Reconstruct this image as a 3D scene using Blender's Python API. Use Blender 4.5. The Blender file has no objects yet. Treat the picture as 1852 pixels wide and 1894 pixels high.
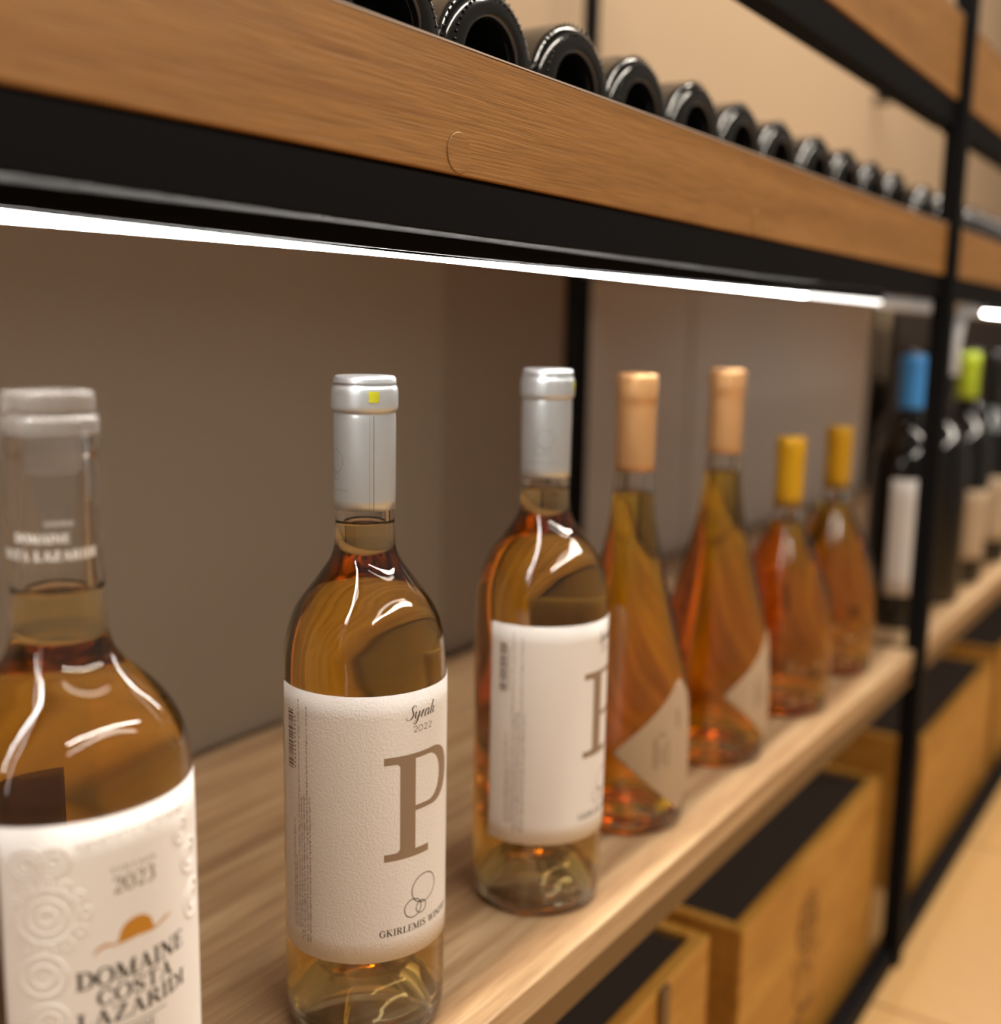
import bpy, bmesh, math, random
from mathutils import Vector, Matrix
random.seed(7)
S = bpy.context.scene
COL = S.collection
R = math.radians

# ------------------------------------------------------------------ camera
# metres; X runs along the shelf to the right, Y into the shelf, Z up; the lower shelf top is Z = 0
FLOOR = -0.355
FPX, YAW, PITCH, ROLL = 2078.8, 0.5913, 0.1628, 0.0182
CAM = Vector((0.0, -0.270, 0.3225))
fw = Vector((math.cos(YAW)*math.cos(PITCH), math.sin(YAW)*math.cos(PITCH), -math.sin(PITCH)))
rt = fw.cross(Vector((0, 0, 1))).normalized()
up = rt.cross(fw)
rt, up = math.cos(ROLL)*rt + math.sin(ROLL)*up, -math.sin(ROLL)*rt + math.cos(ROLL)*up
cd = bpy.data.cameras.new('camera')
cam = bpy.data.objects.new('camera', cd)
COL.objects.link(cam)
m = Matrix((rt, up, -fw)).transposed().to_4x4()
m.translation = CAM
cam.matrix_world = m
cd.sensor_fit = 'HORIZONTAL'
cd.sensor_width = 36.0
cd.lens = 36.0*FPX/1852.0
cd.clip_start = 0.02
cd.dof.use_dof = True
cd.dof.focus_distance = 0.463
cd.dof.aperture_fstop = 4.3
S.camera = cam

# ------------------------------------------------------------------ world, lights, exposure
W = bpy.data.worlds.new('shop_ambient')
S.world = W
W.use_nodes = True
W.node_tree.nodes['Background'].inputs[0].default_value = (1.0, 0.83, 0.66, 1)
W.node_tree.nodes['Background'].inputs[1].default_value = 0.18
def lamp(name, loc, target, size, power, col, shape='DISK', sy=None):
    l = bpy.data.lights.new(name, 'AREA')
    l.shape = shape; l.size = size; l.energy = power; l.color = col
    if sy: l.size_y = sy
    o = bpy.data.objects.new(name, l); COL.objects.link(o)
    o.location = loc
    o.rotation_euler = (Vector(target)-Vector(loc)).to_track_quat('-Z', 'Y').to_euler()
    return o
WARM = (1.0, 0.90, 0.77)
lamp('ceiling_track', (1.0, -0.10, 2.0), (1.0, -0.06, 0), 3.6, 62, WARM, 'RECTANGLE', 0.05)     # linear lamp right above the shelf front
lamp('aisle_lamp', (1.0, -1.6, 2.0), (1.0, -0.3, 0), 3.6, 56, WARM, 'RECTANGLE', 0.08)          # linear lamp over the aisle
S.view_settings.view_transform = 'Standard'
S.view_settings.look = 'None'
S.view_settings.gamma = 1.0
S.view_settings.use_curve_mapping = False
S.view_settings.exposure = 0.0
S.cycles.max_bounces = 18
S.cycles.transmission_bounces = 18
S.cycles.glossy_bounces = 8
S.cycles.use_denoising = True
S.cycles.adaptive_threshold = 0.02
S.cycles.sample_clamp_indirect = 10.0

# ------------------------------------------------------------------ materials
def new_mat(name):
    mt = bpy.data.materials.new(name); mt.use_nodes = True
    return mt, mt.node_tree.nodes, mt.node_tree.links
def srgb(r, g, b):
    f = lambda c: (c/255/12.92) if c <= 10 else ((c/255+0.055)/1.055)**2.4
    return (f(r), f(g), f(b), 1)
def plain(name, col, rough=0.5, metal=0.0, bump=0.0, bscale=400, coat=0.0, spec=0.5, emit=None, es=0, var=0.0):
    mt, n, l = new_mat(name)
    b = n['Principled BSDF']
    b.inputs['Base Color'].default_value = col
    b.inputs['Roughness'].default_value = rough
    b.inputs['Metallic'].default_value = metal
    b.inputs['Coat Weight'].default_value = coat
    b.inputs['Specular IOR Level'].default_value = spec
    tc = n.new('ShaderNodeTexCoord')
    ns = n.new('ShaderNodeTexNoise'); ns.inputs['Scale'].default_value = bscale; ns.inputs['Detail'].default_value = 4
    l.new(tc.outputs['Object'], ns.inputs['Vector'])
    if var:
        mx = n.new('ShaderNodeMixRGB'); mx.blend_type = 'MULTIPLY'
        mx.inputs[0].default_value = var; mx.inputs[1].default_value = col
        l.new(ns.outputs['Fac'], mx.inputs[2]); l.new(mx.outputs[0], b.inputs['Base Color'])
    if bump:
        bp = n.new('ShaderNodeBump'); bp.inputs['Strength'].default_value = bump; bp.inputs['Distance'].default_value = 0.0006
        l.new(ns.outputs['Fac'], bp.inputs['Height']); l.new(bp.outputs[0], b.inputs['Normal'])
    if emit:
        b.inputs['Emission Color'].default_value = emit; b.inputs['Emission Strength'].default_value = es
    return mt
def wood(name, c0, c1, c2, stretch=(1.2, 26, 26), scale=3.0, rough=0.45, bump=0.25, fine=(14, 520, 520), offset=(0, 0, 0)):
    mt, n, l = new_mat(name)
    b = n['Principled BSDF']; b.inputs['Roughness'].default_value = rough
    tc = n.new('ShaderNodeTexCoord')
    mp = n.new('ShaderNodeMapping'); mp.inputs['Scale'].default_value = stretch; mp.inputs['Location'].default_value = offset
    l.new(tc.outputs['Object'], mp.inputs[0])
    n1 = n.new('ShaderNodeTexNoise'); n1.inputs['Scale'].default_value = scale; n1.inputs['Detail'].default_value = 5
    n1.inputs['Distortion'].default_value = 0.8
    l.new(mp.outputs[0], n1.inputs['Vector'])
    rp = n.new('ShaderNodeValToRGB')
    rp.color_ramp.elements[0].position = 0.32; rp.color_ramp.elements[0].color = c0
    rp.color_ramp.elements[1].position = 0.72; rp.color_ramp.elements[1].color = c2
    e = rp.color_ramp.elements.new(0.5); e.color = c1
    l.new(n1.outputs['Fac'], rp.inputs[0])
    mp2 = n.new('ShaderNodeMapping'); mp2.inputs['Scale'].default_value = fine
    l.new(tc.outputs['Object'], mp2.inputs[0])
    n2 = n.new('ShaderNodeTexNoise'); n2.inputs['Scale'].default_value = 2.0; n2.inputs['Detail'].default_value = 3
    n2.inputs['Distortion'].default_value = 0.4
    l.new(mp2.outputs[0], n2.inputs['Vector'])
    mr = n.new('ShaderNodeMapRange'); mr.inputs[1].default_value = 0.35; mr.inputs[2].default_value = 0.6
    mr.inputs[3].default_value = 0.78; mr.inputs[4].default_value = 1.05
    l.new(n2.outputs['Fac'], mr.inputs[0])
    mx = n.new('ShaderNodeMixRGB'); mx.blend_type = 'MULTIPLY'; mx.inputs[0].default_value = 1.0
    l.new(rp.outputs[0], mx.inputs[1]); l.new(mr.outputs[0], mx.inputs[2])
    l.new(mx.outputs[0], b.inputs['Base Color'])
    bp = n.new('ShaderNodeBump'); bp.inputs['Strength'].default_value = bump; bp.inputs['Distance'].default_value = 0.0005
    l.new(n2.outputs['Fac'], bp.inputs['Height']); l.new(bp.outputs[0], b.inputs['Normal'])
    return mt
def glass(name, ior=1.5, col=(1, 1, 1, 1), rough=0.0):
    mt, n, l = new_mat(name)
    n.remove(n['Principled BSDF'])
    g = n.new('ShaderNodeBsdfGlass'); g.inputs['IOR'].default_value = ior
    g.inputs['Color'].default_value = col; g.inputs['Roughness'].default_value = rough
    l.new(g.outputs[0], n['Material Output'].inputs['Surface'])
    return mt
def wine_mat(name, col, density):
    mt = glass(name, 1.34)
    n, l = mt.node_tree.nodes, mt.node_tree.links
    v = n.new('ShaderNodeVolumeAbsorption'); v.inputs['Color'].default_value = col; v.inputs['Density'].default_value = density
    l.new(v.outputs[0], n['Material Output'].inputs['Volume'])
    return mt
M = {}
M['oak_front'] = wood('oak_front', srgb(144, 98, 46), srgb(155, 109, 54), srgb(165, 118, 62), rough=0.5, bump=0.5)
M['oak_top'] = wood('oak_top', srgb(156, 120, 86), srgb(184, 150, 112), srgb(212, 182, 144), stretch=(1.0, 22, 22), rough=0.42, bump=0.3)
M['pine'] = wood('pine', srgb(176, 122, 44), srgb(190, 136, 54), srgb(202, 150, 66), stretch=(2, 18, 18), rough=0.55, bump=0.2)
M['black_steel'] = plain('black_steel', (0.004, 0.004, 0.005, 1), 0.6, spec=0.10, bump=0.05, bscale=900)
M['bronze_steel'] = plain('bronze_steel', srgb(112, 84, 52), 0.5, bump=0.05)
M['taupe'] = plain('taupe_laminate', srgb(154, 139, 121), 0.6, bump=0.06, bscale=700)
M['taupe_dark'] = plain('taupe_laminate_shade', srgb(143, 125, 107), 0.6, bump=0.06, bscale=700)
M['pale_laminate'] = plain('pale_laminate', srgb(204, 190, 176), 0.6, bump=0.06, bscale=700)  # paler than taupe: light on the second bay's wall put into the colour
M['plaster'] = plain('beige_plaster', srgb(184, 158, 128), 0.8, bump=0.1, bscale=120)
M['tile'] = plain('cream_tile', srgb(190, 150, 98), 0.35, bump=0.03, bscale=60, var=0.12)
M['grout'] = plain('grout', srgb(168, 138, 112), 0.9, bump=0.2, bscale=300)
M['glass'] = glass('clear_glass', 1.5)
M['frost'] = plain('frosted_stopper_glass', srgb(246, 244, 242), 0.16, bump=0.02)
M['frost'].node_tree.nodes['Principled BSDF'].inputs['Transmission Weight'].default_value = 0.85
M['wine'] = wine_mat('rose_wine', (0.955, 0.77, 0.0, 1), 38)
M['wine_deep'] = wine_mat('amber_wine', (0.998, 0.895, 0.0, 1), 105)
M['paper'] = plain('white_textured_paper', srgb(238, 233, 229), 0.75, bump=0.55, bscale=900)
M['paper_smooth'] = plain('white_paper', srgb(236, 232, 229), 0.7, bump=0.15, bscale=600)
M['paper_cream'] = plain('cream_paper', srgb(182, 158, 130), 0.7, bump=0.15, bscale=600)
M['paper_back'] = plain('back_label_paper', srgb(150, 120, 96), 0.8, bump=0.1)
M['ink'] = plain('dark_brown_ink', srgb(48, 36, 28), 0.6, bump=0.02)
M['ink_soft'] = plain('soft_brown_ink', srgb(112, 92, 76), 0.7, bump=0.02)
M['ink_taupe'] = plain('taupe_ink', srgb(150, 126, 104), 0.55, bump=0.05, bscale=900)
M['ink_white'] = plain('white_ink', srgb(235, 232, 228), 0.6, bump=0.02)
M['gold'] = plain('gold_foil', srgb(206, 152, 62), 0.35, metal=0.5, bump=0.1, bscale=800)
M['silver'] = plain('silver_foil', srgb(208, 215, 221), 0.34, metal=0.72, bump=0.12, bscale=350)
M['silver_line'] = plain('foil_seam', srgb(118, 114, 108), 0.4, metal=0.6, bump=0.02)
M['champagne'] = plain('champagne_foil', srgb(202, 156, 106), 0.4, metal=0.45, bump=0.1, bscale=350)
M['yellow'] = plain('yellow_foil', srgb(206, 156, 16), 0.45, metal=0.15, bump=0.1, bscale=350)
M['blue'] = plain('blue_capsule', srgb(70, 156, 240), 0.4, bump=0.05)
M['green'] = plain('lime_capsule', srgb(176, 196, 44), 0.4, bump=0.05)
M['sticker'] = plain('lime_sticker', srgb(168, 166, 20), 0.5, bump=0.05)
M['dark_glass'] = plain('black_bottle_glass', (0.006, 0.006, 0.006, 1), 0.12, coat=0.3, bump=0.04, bscale=60)
M['plastic'] = plain('clear_seal', srgb(225, 220, 212), 0.4, bump=0.02)
M['led'] = plain('led_diffuser', (1, 1, 1, 1), 0.5, emit=(1.0, 0.95, 0.88, 1), es=56, bump=0.01)
M['led_wall'] = plain('wall_wash_diffuser', (1, 1, 1, 1), 0.5, emit=(1.0, 0.86, 0.68, 1), es=5, bump=0.01)  # unseen strip added to give the upper wall a glow
M['led_dim'] = plain('led_diffuser_far', (1, 1, 1, 1), 0.5, emit=(1.0, 0.96, 0.90, 1), es=3.5, bump=0.01)
M['led_tail'] = plain('led_tail', srgb(190, 188, 185), 0.4, bump=0.02, emit=(1, .97, .93, 1), es=0.18)  # grey end with a faint emission, continuing the strip's built-in fade
M['dark_lid'] = plain('dark_lid_board', srgb(38, 26, 18), 0.8, bump=0.1)  # near-black that paints shade around the crates and in the far background
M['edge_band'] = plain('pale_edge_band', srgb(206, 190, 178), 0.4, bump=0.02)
M['brand'] = plain('burnt_brand', srgb(128, 84, 40), 0.7, bump=0.1)
M['pattern'] = plain('printed_pattern', srgb(176, 140, 96), 0.5, metal=0.3, bump=0.1)

# ------------------------------------------------------------------ helpers
def link(name, me, mat, parent=None, smooth=False):
    o = bpy.data.objects.new(name, me); COL.objects.link(o)
    if mat is not None and not me.materials: me.materials.append(M[mat])
    if parent is not None: o.parent = parent
    if smooth:
        me.polygons.foreach_set('use_smooth', [True]*len(me.polygons))
    return o
def from_bm(name, bm, mat, parent=None, smooth=False):
    me = bpy.data.meshes.new(name); bm.to_mesh(me); bm.free()
    return link(name, me, mat, parent, smooth)
def from_py(name, vs, fs, mat, parent=None, smooth=False, recalc=False):
    me = bpy.data.meshes.new(name); me.from_pydata(vs, [], fs); me.update()
    if recalc:
        bm = bmesh.new(); bm.from_mesh(me); bmesh.ops.recalc_face_normals(bm, faces=bm.faces[:]); bm.to_mesh(me); bm.free()
    return link(name, me, mat, parent, smooth)
def tag(o, label, cat, group=None):
    o['label'] = label; o['category'] = cat
    if group: o['group'] = group
    return o
def structure(o):
    o['kind'] = 'structure'; return o
def empty(name, loc=(0, 0, 0), rz=0.0):
    o = bpy.data.objects.new(name, None); COL.objects.link(o)
    o.location = loc; o.rotation_euler = (0, 0, R(rz)); o.empty_display_size = 0.02
    return o
def copy_tree(o, parent=None):
    c = o.copy(); COL.objects.link(c); c.parent = parent
    for ch in [x for x in o.children]: copy_tree(ch, c)
    return c
def bm_box(bm, x0, x1, y0, y1, z0, z1):
    v = [bm.verts.new(p) for p in ((x0,y0,z0),(x1,y0,z0),(x1,y1,z0),(x0,y1,z0),(x0,y0,z1),(x1,y0,z1),(x1,y1,z1),(x0,y1,z1))]
    for f in ((0,3,2,1),(4,5,6,7),(0,1,5,4),(1,2,6,5),(2,3,7,6),(3,0,4,7)): bm.faces.new([v[i] for i in f])
def box(name, x0, x1, y0, y1, z0, z1, mat, parent=None, bev=0.0006, seg=2):
    bm = bmesh.new(); bm_box(bm, x0, x1, y0, y1, z0, z1)
    if bev: bmesh.ops.bevel(bm, geom=bm.edges[:], offset=bev, segments=seg, affect='EDGES', profile=0.5)
    return from_bm(name, bm, mat, parent)
def chaikin(pts, n=2):
    for _ in range(n):
        q = [pts[0]]
        for a, b in zip(pts, pts[1:]):
            q.append((a[0]*.75+b[0]*.25, a[1]*.75+b[1]*.25)); q.append((a[0]*.25+b[0]*.75, a[1]*.25+b[1]*.75))
        q.append(pts[-1]); pts = q
    return pts
def lathe_mesh(name, prof, n=72):
    """prof: (r, z) list; r = 0 ends become a pole; a profile that does not start on the axis is closed onto itself"""
    vs, fs, rings = [], [], []
    for r, z in prof:
        if r < 1e-6: rings.append([len(vs)]); vs.append((0, 0, z))
        else:
            rings.append(list(range(len(vs), len(vs)+n)))
            vs += [(r*math.cos(2*math.pi*k/n), r*math.sin(2*math.pi*k/n), z) for k in range(n)]
    pairs = list(zip(rings, rings[1:]))
    if len(rings[0]) > 1 and len(rings[-1]) > 1 : pairs.append((rings[-1], rings[0]))
    for a, b in pairs:
        for k in range(n):
            k2 = (k+1) % n
            if len(a) == 1: fs.append((a[0], b[k2], b[k]))
            elif len(b) == 1: fs.append((a[k], a[k2], b[0]))
            else: fs.append((a[k], a[k2], b[k2], b[k]))
    me = bpy.data.meshes.new(name); me.from_pydata(vs, [], fs)
    bm = bmesh.new(); bm.from_mesh(me); bmesh.ops.recalc_face_normals(bm, faces=bm.faces[:]); bm.to_mesh(me); bm.free()
    return me
def lathe(name, prof, mat, parent=None, n=72):
    return link(name, lathe_mesh(name, prof, n), mat, parent, True)
def tube(name, pts, r, mat, parent=None, n=12):
    vs, fs = [], []
    P = [Vector(p) for p in pts]
    for i, p in enumerate(P):
        t = (P[min(i+1, len(P)-1)]-P[max(i-1, 0)]).normalized()
        a = t.cross(Vector((0, 1, 0)))
        if a.length < .1: a = t.cross(Vector((0, 0, 1)))
        a.normalize(); b = t.cross(a)
        vs += [tuple(p+r*(math.cos(2*math.pi*k/n)*a+math.sin(2*math.pi*k/n)*b)) for k in range(n)]
    for i in range(len(P)-1):
        for k in range(n):
            k2 = (k+1) % n
            fs.append((i*n+k, i*n+k2, (i+1)*n+k2, (i+1)*n+k))
    fs.append(tuple(range(n))); fs.append(tuple(range((len(P)-1)*n, len(P)*n)))
    return from_py(name, vs, fs, mat, parent, True, True)

# ---- flat print wrapped on a bottle: (u, v) in metres, u along the arc from the bottle's front (-Y), v = height
def rfun(prof):
    pts = sorted([(z, r) for r, z in prof])
    def f(z):
        if z <= pts[0][0]: return pts[0][1]
        for (a, ra), (b, rb) in zip(pts, pts[1:]):
            if a <= z <= b: return ra+(rb-ra)*(z-a)/max(b-a, 1e-9)
        return pts[-1][1]
    return f
class Print:
    def __init__(s): s.v, s.f = [], []
    def quadstrip(s, rows):
        n0 = len(s.v); w = len(rows[0])
        for r in rows: s.v += r
        for i in range(len(rows)-1):
            for j in range(w-1):
                a = n0+i*w+j; s.f.append((a, a+1, a+w+1, a+w))
    def stroke(s, pts, widths, step=0.0015, hard=None):
        """ribbon along pts with a width at each point"""
        P = [Vector(p) for p in pts]
        if not hasattr(widths, '__len__'): widths = [widths]*len(P)
        pp, ww = [P[0]], [widths[0]]
        for (a, wa), (b, wb) in zip(zip(P, widths), zip(P[1:], widths[1:])):
            k = max(1, int(math.ceil((b-a).length/step)))
            for i in range(1, k+1): pp.append(a.lerp(b, i/k)); ww.append(wa+(wb-wa)*i/k)
        nw = max(1, int(math.ceil(max(ww)/step)))
        rows = []
        for i, p in enumerate(pp):
            t = pp[min(i+1, len(pp)-1)]-pp[max(i-1, 0)]
            if t.length < 1e-9: t = Vector((1, 0))
            t.normalize(); nn = Vector((-t.y, t.x)) if hard is None else Vector(hard)
            rows.append([tuple(p+nn*ww[i]*(j/nw-.5)) for j in range(nw+1)])
        s.quadstrip(rows)
    def build(s, name, mat, rf, off, parent, u0=0.0, v0=0.0):
        vs = []
        for u, v in s.v:
            z = v+v0; r = rf(z)+off; a = R(270)+(u+u0)/rf(z)
            vs.append((r*math.cos(a), r*math.sin(a), z))
        me = bpy.data.meshes.new(name); me.from_pydata(vs, [], s.f); me.update()
        bm = bmesh.new(); bm.from_mesh(me)
        for f in bm.faces:
            f.normal_update()
            c = f.calc_center_median()
            if f.normal.x*c.x+f.normal.y*c.y < 0: f.normal_flip()
        bm.to_mesh(me); bm.free()
        return link(name, me, mat, parent, False)
def paper(name, mat, rf, parent, rows, off=0.0002, thick=0.00015, nu=64):
    """paper label with thickness: rows = list of (v, u_left, u_right)"""
    vs, fs = [], []
    nr = len(rows)
    for lay in (off+thick, off):
        for v, a, b in rows:
            r = rf(v)
            for j in range(nu+1):
                an = R(270)+(a+(b-a)*j/nu)/r
                vs.append(((r+lay)*math.cos(an), (r+lay)*math.sin(an), v))
    w = nu+1; N = nr*w
    for i in range(nr-1):
        for j in range(nu):
            a = i*w+j
            fs.append((a, a+1, a+w+1, a+w)); fs.append((N+a, N+a+w, N+a+w+1, N+a+1))
    for j in range(nu):
        fs.append((j, N+j, N+j+1, j+1)); t = (nr-1)*w+j; fs.append((t, t+1, N+t+1, N+t))
    for i in range(nr-1):
        a = i*w; fs.append((a, a+w, N+a+w, N+a)); b = a+nu; fs.append((b, N+b, N+b+w, b+w))
    o = from_py(name, vs, fs, mat, parent, True, True)
    return o

# ---- a small serif alphabet drawn as thick and thin strokes (cap height 1)
T, t_ = 0.17, 0.055
def arcp(cx, cy, rx, ry, a0, a1, n=18, Tk=T, tk=t_):
    pts, ws = [], []
    for i in range(n+1):
        a = R(a0+(a1-a0)*i/n)
        pts.append((cx+rx*math.cos(a), cy+ry*math.sin(a))); ws.append(tk+(Tk-tk)*abs(math.cos(a))**1.3)
    return pts, ws
def st(x, y0=0, y1=1, w=T): return ([(x, y0), (x, y1)], [w, w])
def sf(x, y, w=.36): 
    yy = y+(t_/2 if y < .5 else -t_/2)
    return ([(x-w/2, yy), (x+w/2, yy)], [t_, t_])
def ln(x0, y0, x1, y1, w=t_): return ([(x0, y0), (x1, y1)], [w, w])
def glyph(c):
    if c == 'I': return .40, [st(.2), sf(.2, 0), sf(.2, 1)]
    if c == 'D': return .86, [st(.2), sf(.17, 0, .3), sf(.17, 1, .3), arcp(.36, .5, .40, .472, -90, 90), ln(.2, .972, .37, .972), ln(.2, .028, .37, .028)]
    if c == 'O': return .90, [arcp(.45, .5, .36, .485, 0, 360, 30)]
    if c == 'C': return .80, [arcp(.44, .5, .36, .485, 42, 318, 24), ln(.71, .66, .71, .92), ln(.70, .08, .70, .28)]
    if c == 'G': return .88, [arcp(.44, .5, .36, .485, 42, 318, 24), ln(.71, .66, .71, .92), st(.72, .05, .45, T*.9), sf(.72, .48, .32)]
    if c == 'M': return 1.08, [st(.16, w=t_*1.2), sf(.16, 0, .26), sf(.12, 1, .22), ln(.18, .97, .54, .06, T), ln(.54, .06, .88, .97), st(.90), sf(.90, 0), sf(.94, 1, .26)]
    if c == 'A': return .88, [ln(.12, 0, .44, .98), ln(.42, 1, .74, 0, T), ln(.24, .34, .62, .34), sf(.12, 0, .26), sf(.74, 0, .30)]
    if c == 'N': return .92, [st(.17, w=t_*1.2), ln(.15, .98, .77, .03, T), st(.76, w=t_*1.2), sf(.17, 0, .28), sf(.12, 1, .22), sf(.76, 1, .28)]
    if c == 'E': return .74, [st(.2), sf(.17, 0, .3), sf(.17, 1, .3), ln(.2, .972, .64, .972), ln(.2, .028, .66, .028), ln(.2, .52, .54, .52), ln(.64, .76, .64, 1), ln(.66, 0, .66, .26), ln(.54, .40, .54, .64)]
    if c == 'S': 
        a, wa = arcp(.36, .74, .24, .235, 30, 200, 12, T*.75); b, wb = arcp(.36, .26, .26, .235, 20, -160, 14, T*.75)
        return .70, [(a, wa), ([a[-1], (.2, .60), (.46, .46), b[0]], [wa[-1], T, T, wb[0]]), (b, wb), ln(.58, .70, .58, .94), ln(.12, .06, .12, .32)]
    if c == 'T': return .82, [st(.41), sf(.41, 0), ln(.06, .972, .76, .972), ln(.07, .74, .07, .99), ln(.75, .74, .75, .99)]
    if c == 'L': return .70, [st(.2), sf(.2, 1), sf(.17, 0, .3), ln(.2, .028, .64, .028), ln(.64, 0, .64, .3)]
    if c == 'Z': return .78, [ln(.1, .972, .66, .972), ln(.64, .97, .12, .03, T), ln(.1, .028, .70, .028), ln(.1, .74, .1, .99), ln(.70, 0, .70, .28)]
    if c == 'R': return .88, [st(.2), sf(.18, 0, .34), sf(.17, 1, .3), arcp(.40, .75, .24, .222, -90, 90, 12), ln(.2, .972, .4, .972), ln(.2, .53, .4, .53), ln(.42, .53, .76, .02, T), sf(.78, 0, .2)]
    if c == 'K': return .90, [st(.2), sf(.2, 0), sf(.2, 1), ln(.22, .42, .70, .98), ln(.38, .60, .74, .02, T), sf(.76, 0, .26), sf(.70, 1, .26)]
    if c == 'W': return 1.20, [ln(.12, 1, .38, .02, T), ln(.38, .02, .60, .98), ln(.58, 1, .84, .02, T), ln(.84, .02, 1.08, .98), sf(.12, 1, .3), sf(.58, 1, .26), sf(1.08, 1, .24)]
    if c == 'Y': return .86, [ln(.12, .98, .42, .46, T), ln(.74, .98, .44, .46), st(.43, 0, .48), sf(.43, 0), sf(.12, 1, .28), sf(.74, 1, .24)]
    if c == 'V': return .86, [ln(.12, 1, .44, .02, T), ln(.44, .02, .74, .98), sf(.12, 1, .3), sf(.74, 1, .26)]
    if c == '2': return .66, [arcp(.32, .74, .22, .235, 160, -20, 14), ([(.53, .66), (.42, .42), (.12, .06)], [T*.8, t_*1.6, t_]), ln(.1, .07, .58, .07, .13)]
    if c == '0': return .74, [arcp(.36, .5, .28, .485, 0, 360, 26)]
    if c == '3': return .66, [arcp(.30, .76, .21, .215, 150, -90, 14), arcp(.30, .28, .25, .26, 90, -150, 16)]
    return .4, []
def text(P, s, h, cx, base, width=None, track=0.0, bold=1.0):
    adv = [glyph(c)[0]+track for c in s]
    tot = sum(adv)-track
    sx = h if width is None else width/tot
    x = cx-tot*sx/2
    for c, a in zip(s, adv):
        for pts, ws in glyph(c)[1]:
            q = [(x+px*sx, base+py*h) for px, py in pts]
            P.stroke(q, [bold*w*(sx*.6+h*.4) for w in ws])
        x += a*sx

# ------------------------------------------------------------------ setting: floor, walls
fl = structure(box('floor', -2.5, 5.0, -3.0, 0.9, FLOOR-0.05, FLOOR-0.004, 'grout', None, 0))
tile_me = None
TS = 0.45
for i in range(-5, 11):
    for j in range(-6, 2):
        x0, y0 = i*TS+0.20, j*TS+0.02
        if tile_me is None:
            t = box('tile', 0, TS-0.004, 0, TS-0.004, -0.004, 0, 'tile', fl, 0.0012); tile_me = t.data
        else:
            t = bpy.data.objects.new('tile', tile_me); COL.objects.link(t); t.parent = fl
        t.location = (x0, y0, FLOOR)
structure(box('wall_back', -2.5, 5.0, 0.450, 0.50, FLOOR, 2.3, 'plaster', None, 0))

# ------------------------------------------------------------------ shelving frame
PX = 1.185               # posts of the first bay's right end
PX2 = 2.42
frame = tag(empty('steel_shelf_frame', (PX, 0.0, FLOOR)), 'black steel shelving frame with thin square posts carrying the wooden shelves', 'shelf frame')
def fbox(name, x0, x1, y0, y1, z0, z1, mat='black_steel', bev=0.0008):
    o = box(name, x0-PX, x1-PX, y0, y1, z0-FLOOR, z1-FLOOR, mat, frame, bev); return o
PW = 0.0095
for px in (PX, PX2, -0.55):
    fbox('post', px-PW, px+PW, -0.009, 0.010, FLOOR, 1.25)
    fbox('post', px-0.007, px+0.007, 0.405, 0.419, FLOOR, 0.395 if px == PX2 else 1.25)
    for z in (-0.036, 0.800):
        fbox('cross_bar', px-0.007, px+0.007, 0.0105, 0.4045 if z < .5 else 0.449, z-0.012, z+0.006)
bays = ((-0.55+PW, PX-PW), (PX+PW, PX2-PW))
for x0, x1 in bays:
    fbox('beam', x0, x1, 0.002, 0.020, 0.359, 0.3808)              # front flange under the fascia
    fbox('beam_plate', x0+.02, x1-.02, 0.0205, 0.040, 0.3600, 0.3800)
    fbox('beam', x0, x1, 0.002, 0.020, 0.520, 0.5448)
    fbox('shelf_rail', x0, x1, 0.001, 0.020, -0.0362, -0.0184, 'bronze_steel')
    fbox('floor_rail', x0, x1, -0.004, 0.012, FLOOR, FLOOR+0.020)

# shelf boards
def board_thing(name, x0, x1, label, y1=0.366):
    o = box(name, x0, x1, 0.0, y1, -0.018, 0.0, 'oak_top', None, 0.001)
    return tag(o, label, 'shelf board', 'shelf boards')
board_thing('shelf_board', bays[0][0]+.001, bays[0][1]-.001, 'light oak shelf board under the row of amber wine bottles')
board_thing('shelf_board', bays[1][0]+.001, bays[1][1]-.001, 'light oak shelf board under the dark bottles beyond the right post', 0.4035)
def fascia_thing(x0, x1, zb, zt, label, caps=(), pz=0.004):
    e = tag(empty('fascia_shelf', ((x0+x1)/2, 0, zb)), label, 'shelf board', 'shelf boards')
    cx = (x0+x1)/2
    box('front_board', x0-cx, x1-cx, 0.0, 0.020, 0, zt-zb, 'oak_front', e, 0.0007)
    box('edge_band', x0-cx, x1-cx, -0.0003, 0.020, zt-zb+.0001, zt-zb+.0007, 'edge_band', e, 0)  # pale strip painting the highlight along the board's top edge
    if pz is not None: box('shelf_panel', x0-cx, x1-cx, 0.0202, 0.449, pz, pz+0.015, 'oak_top', e, 0.0006)
    for cxp, czp in caps:
        bm = bmesh.new()
        bmesh.ops.create_cone(bm, cap_ends=True, cap_tris=False, segments=40, radius1=0.0079, radius2=0.0076, depth=0.0003)
        o = from_bm('screw_cover', bm, 'oak_front', e); o.rotation_euler = (R(90), 0, 0); o.location = (cxp-cx, -0.00016, czp-zb)
        vs, fs = [], []
        for k in range(25):                                         # thin dark gap on its left side
            a = R(100+160*k/24); wd = 0.00028*math.sin(math.pi*k/24)+0.00004
            for rr in (0.0079, 0.0079+wd): vs.append((rr*math.cos(a), -0.0002, rr*math.sin(a)))
        fs = [(2*k, 2*k+1, 2*k+3, 2*k+2) for k in range(24)]
        g = from_py('cover_rim', vs, fs, 'ink', e); g.location = (cxp-cx, 0, czp-zb)
    return e
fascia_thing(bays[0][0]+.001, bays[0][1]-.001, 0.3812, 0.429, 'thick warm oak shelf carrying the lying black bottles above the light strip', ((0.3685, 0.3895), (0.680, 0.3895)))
fascia_thing(bays[1][0]+.001, bays[1][1]-.001, 0.3812, 0.429, 'thick warm oak shelf continuing beyond the right post')
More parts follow.
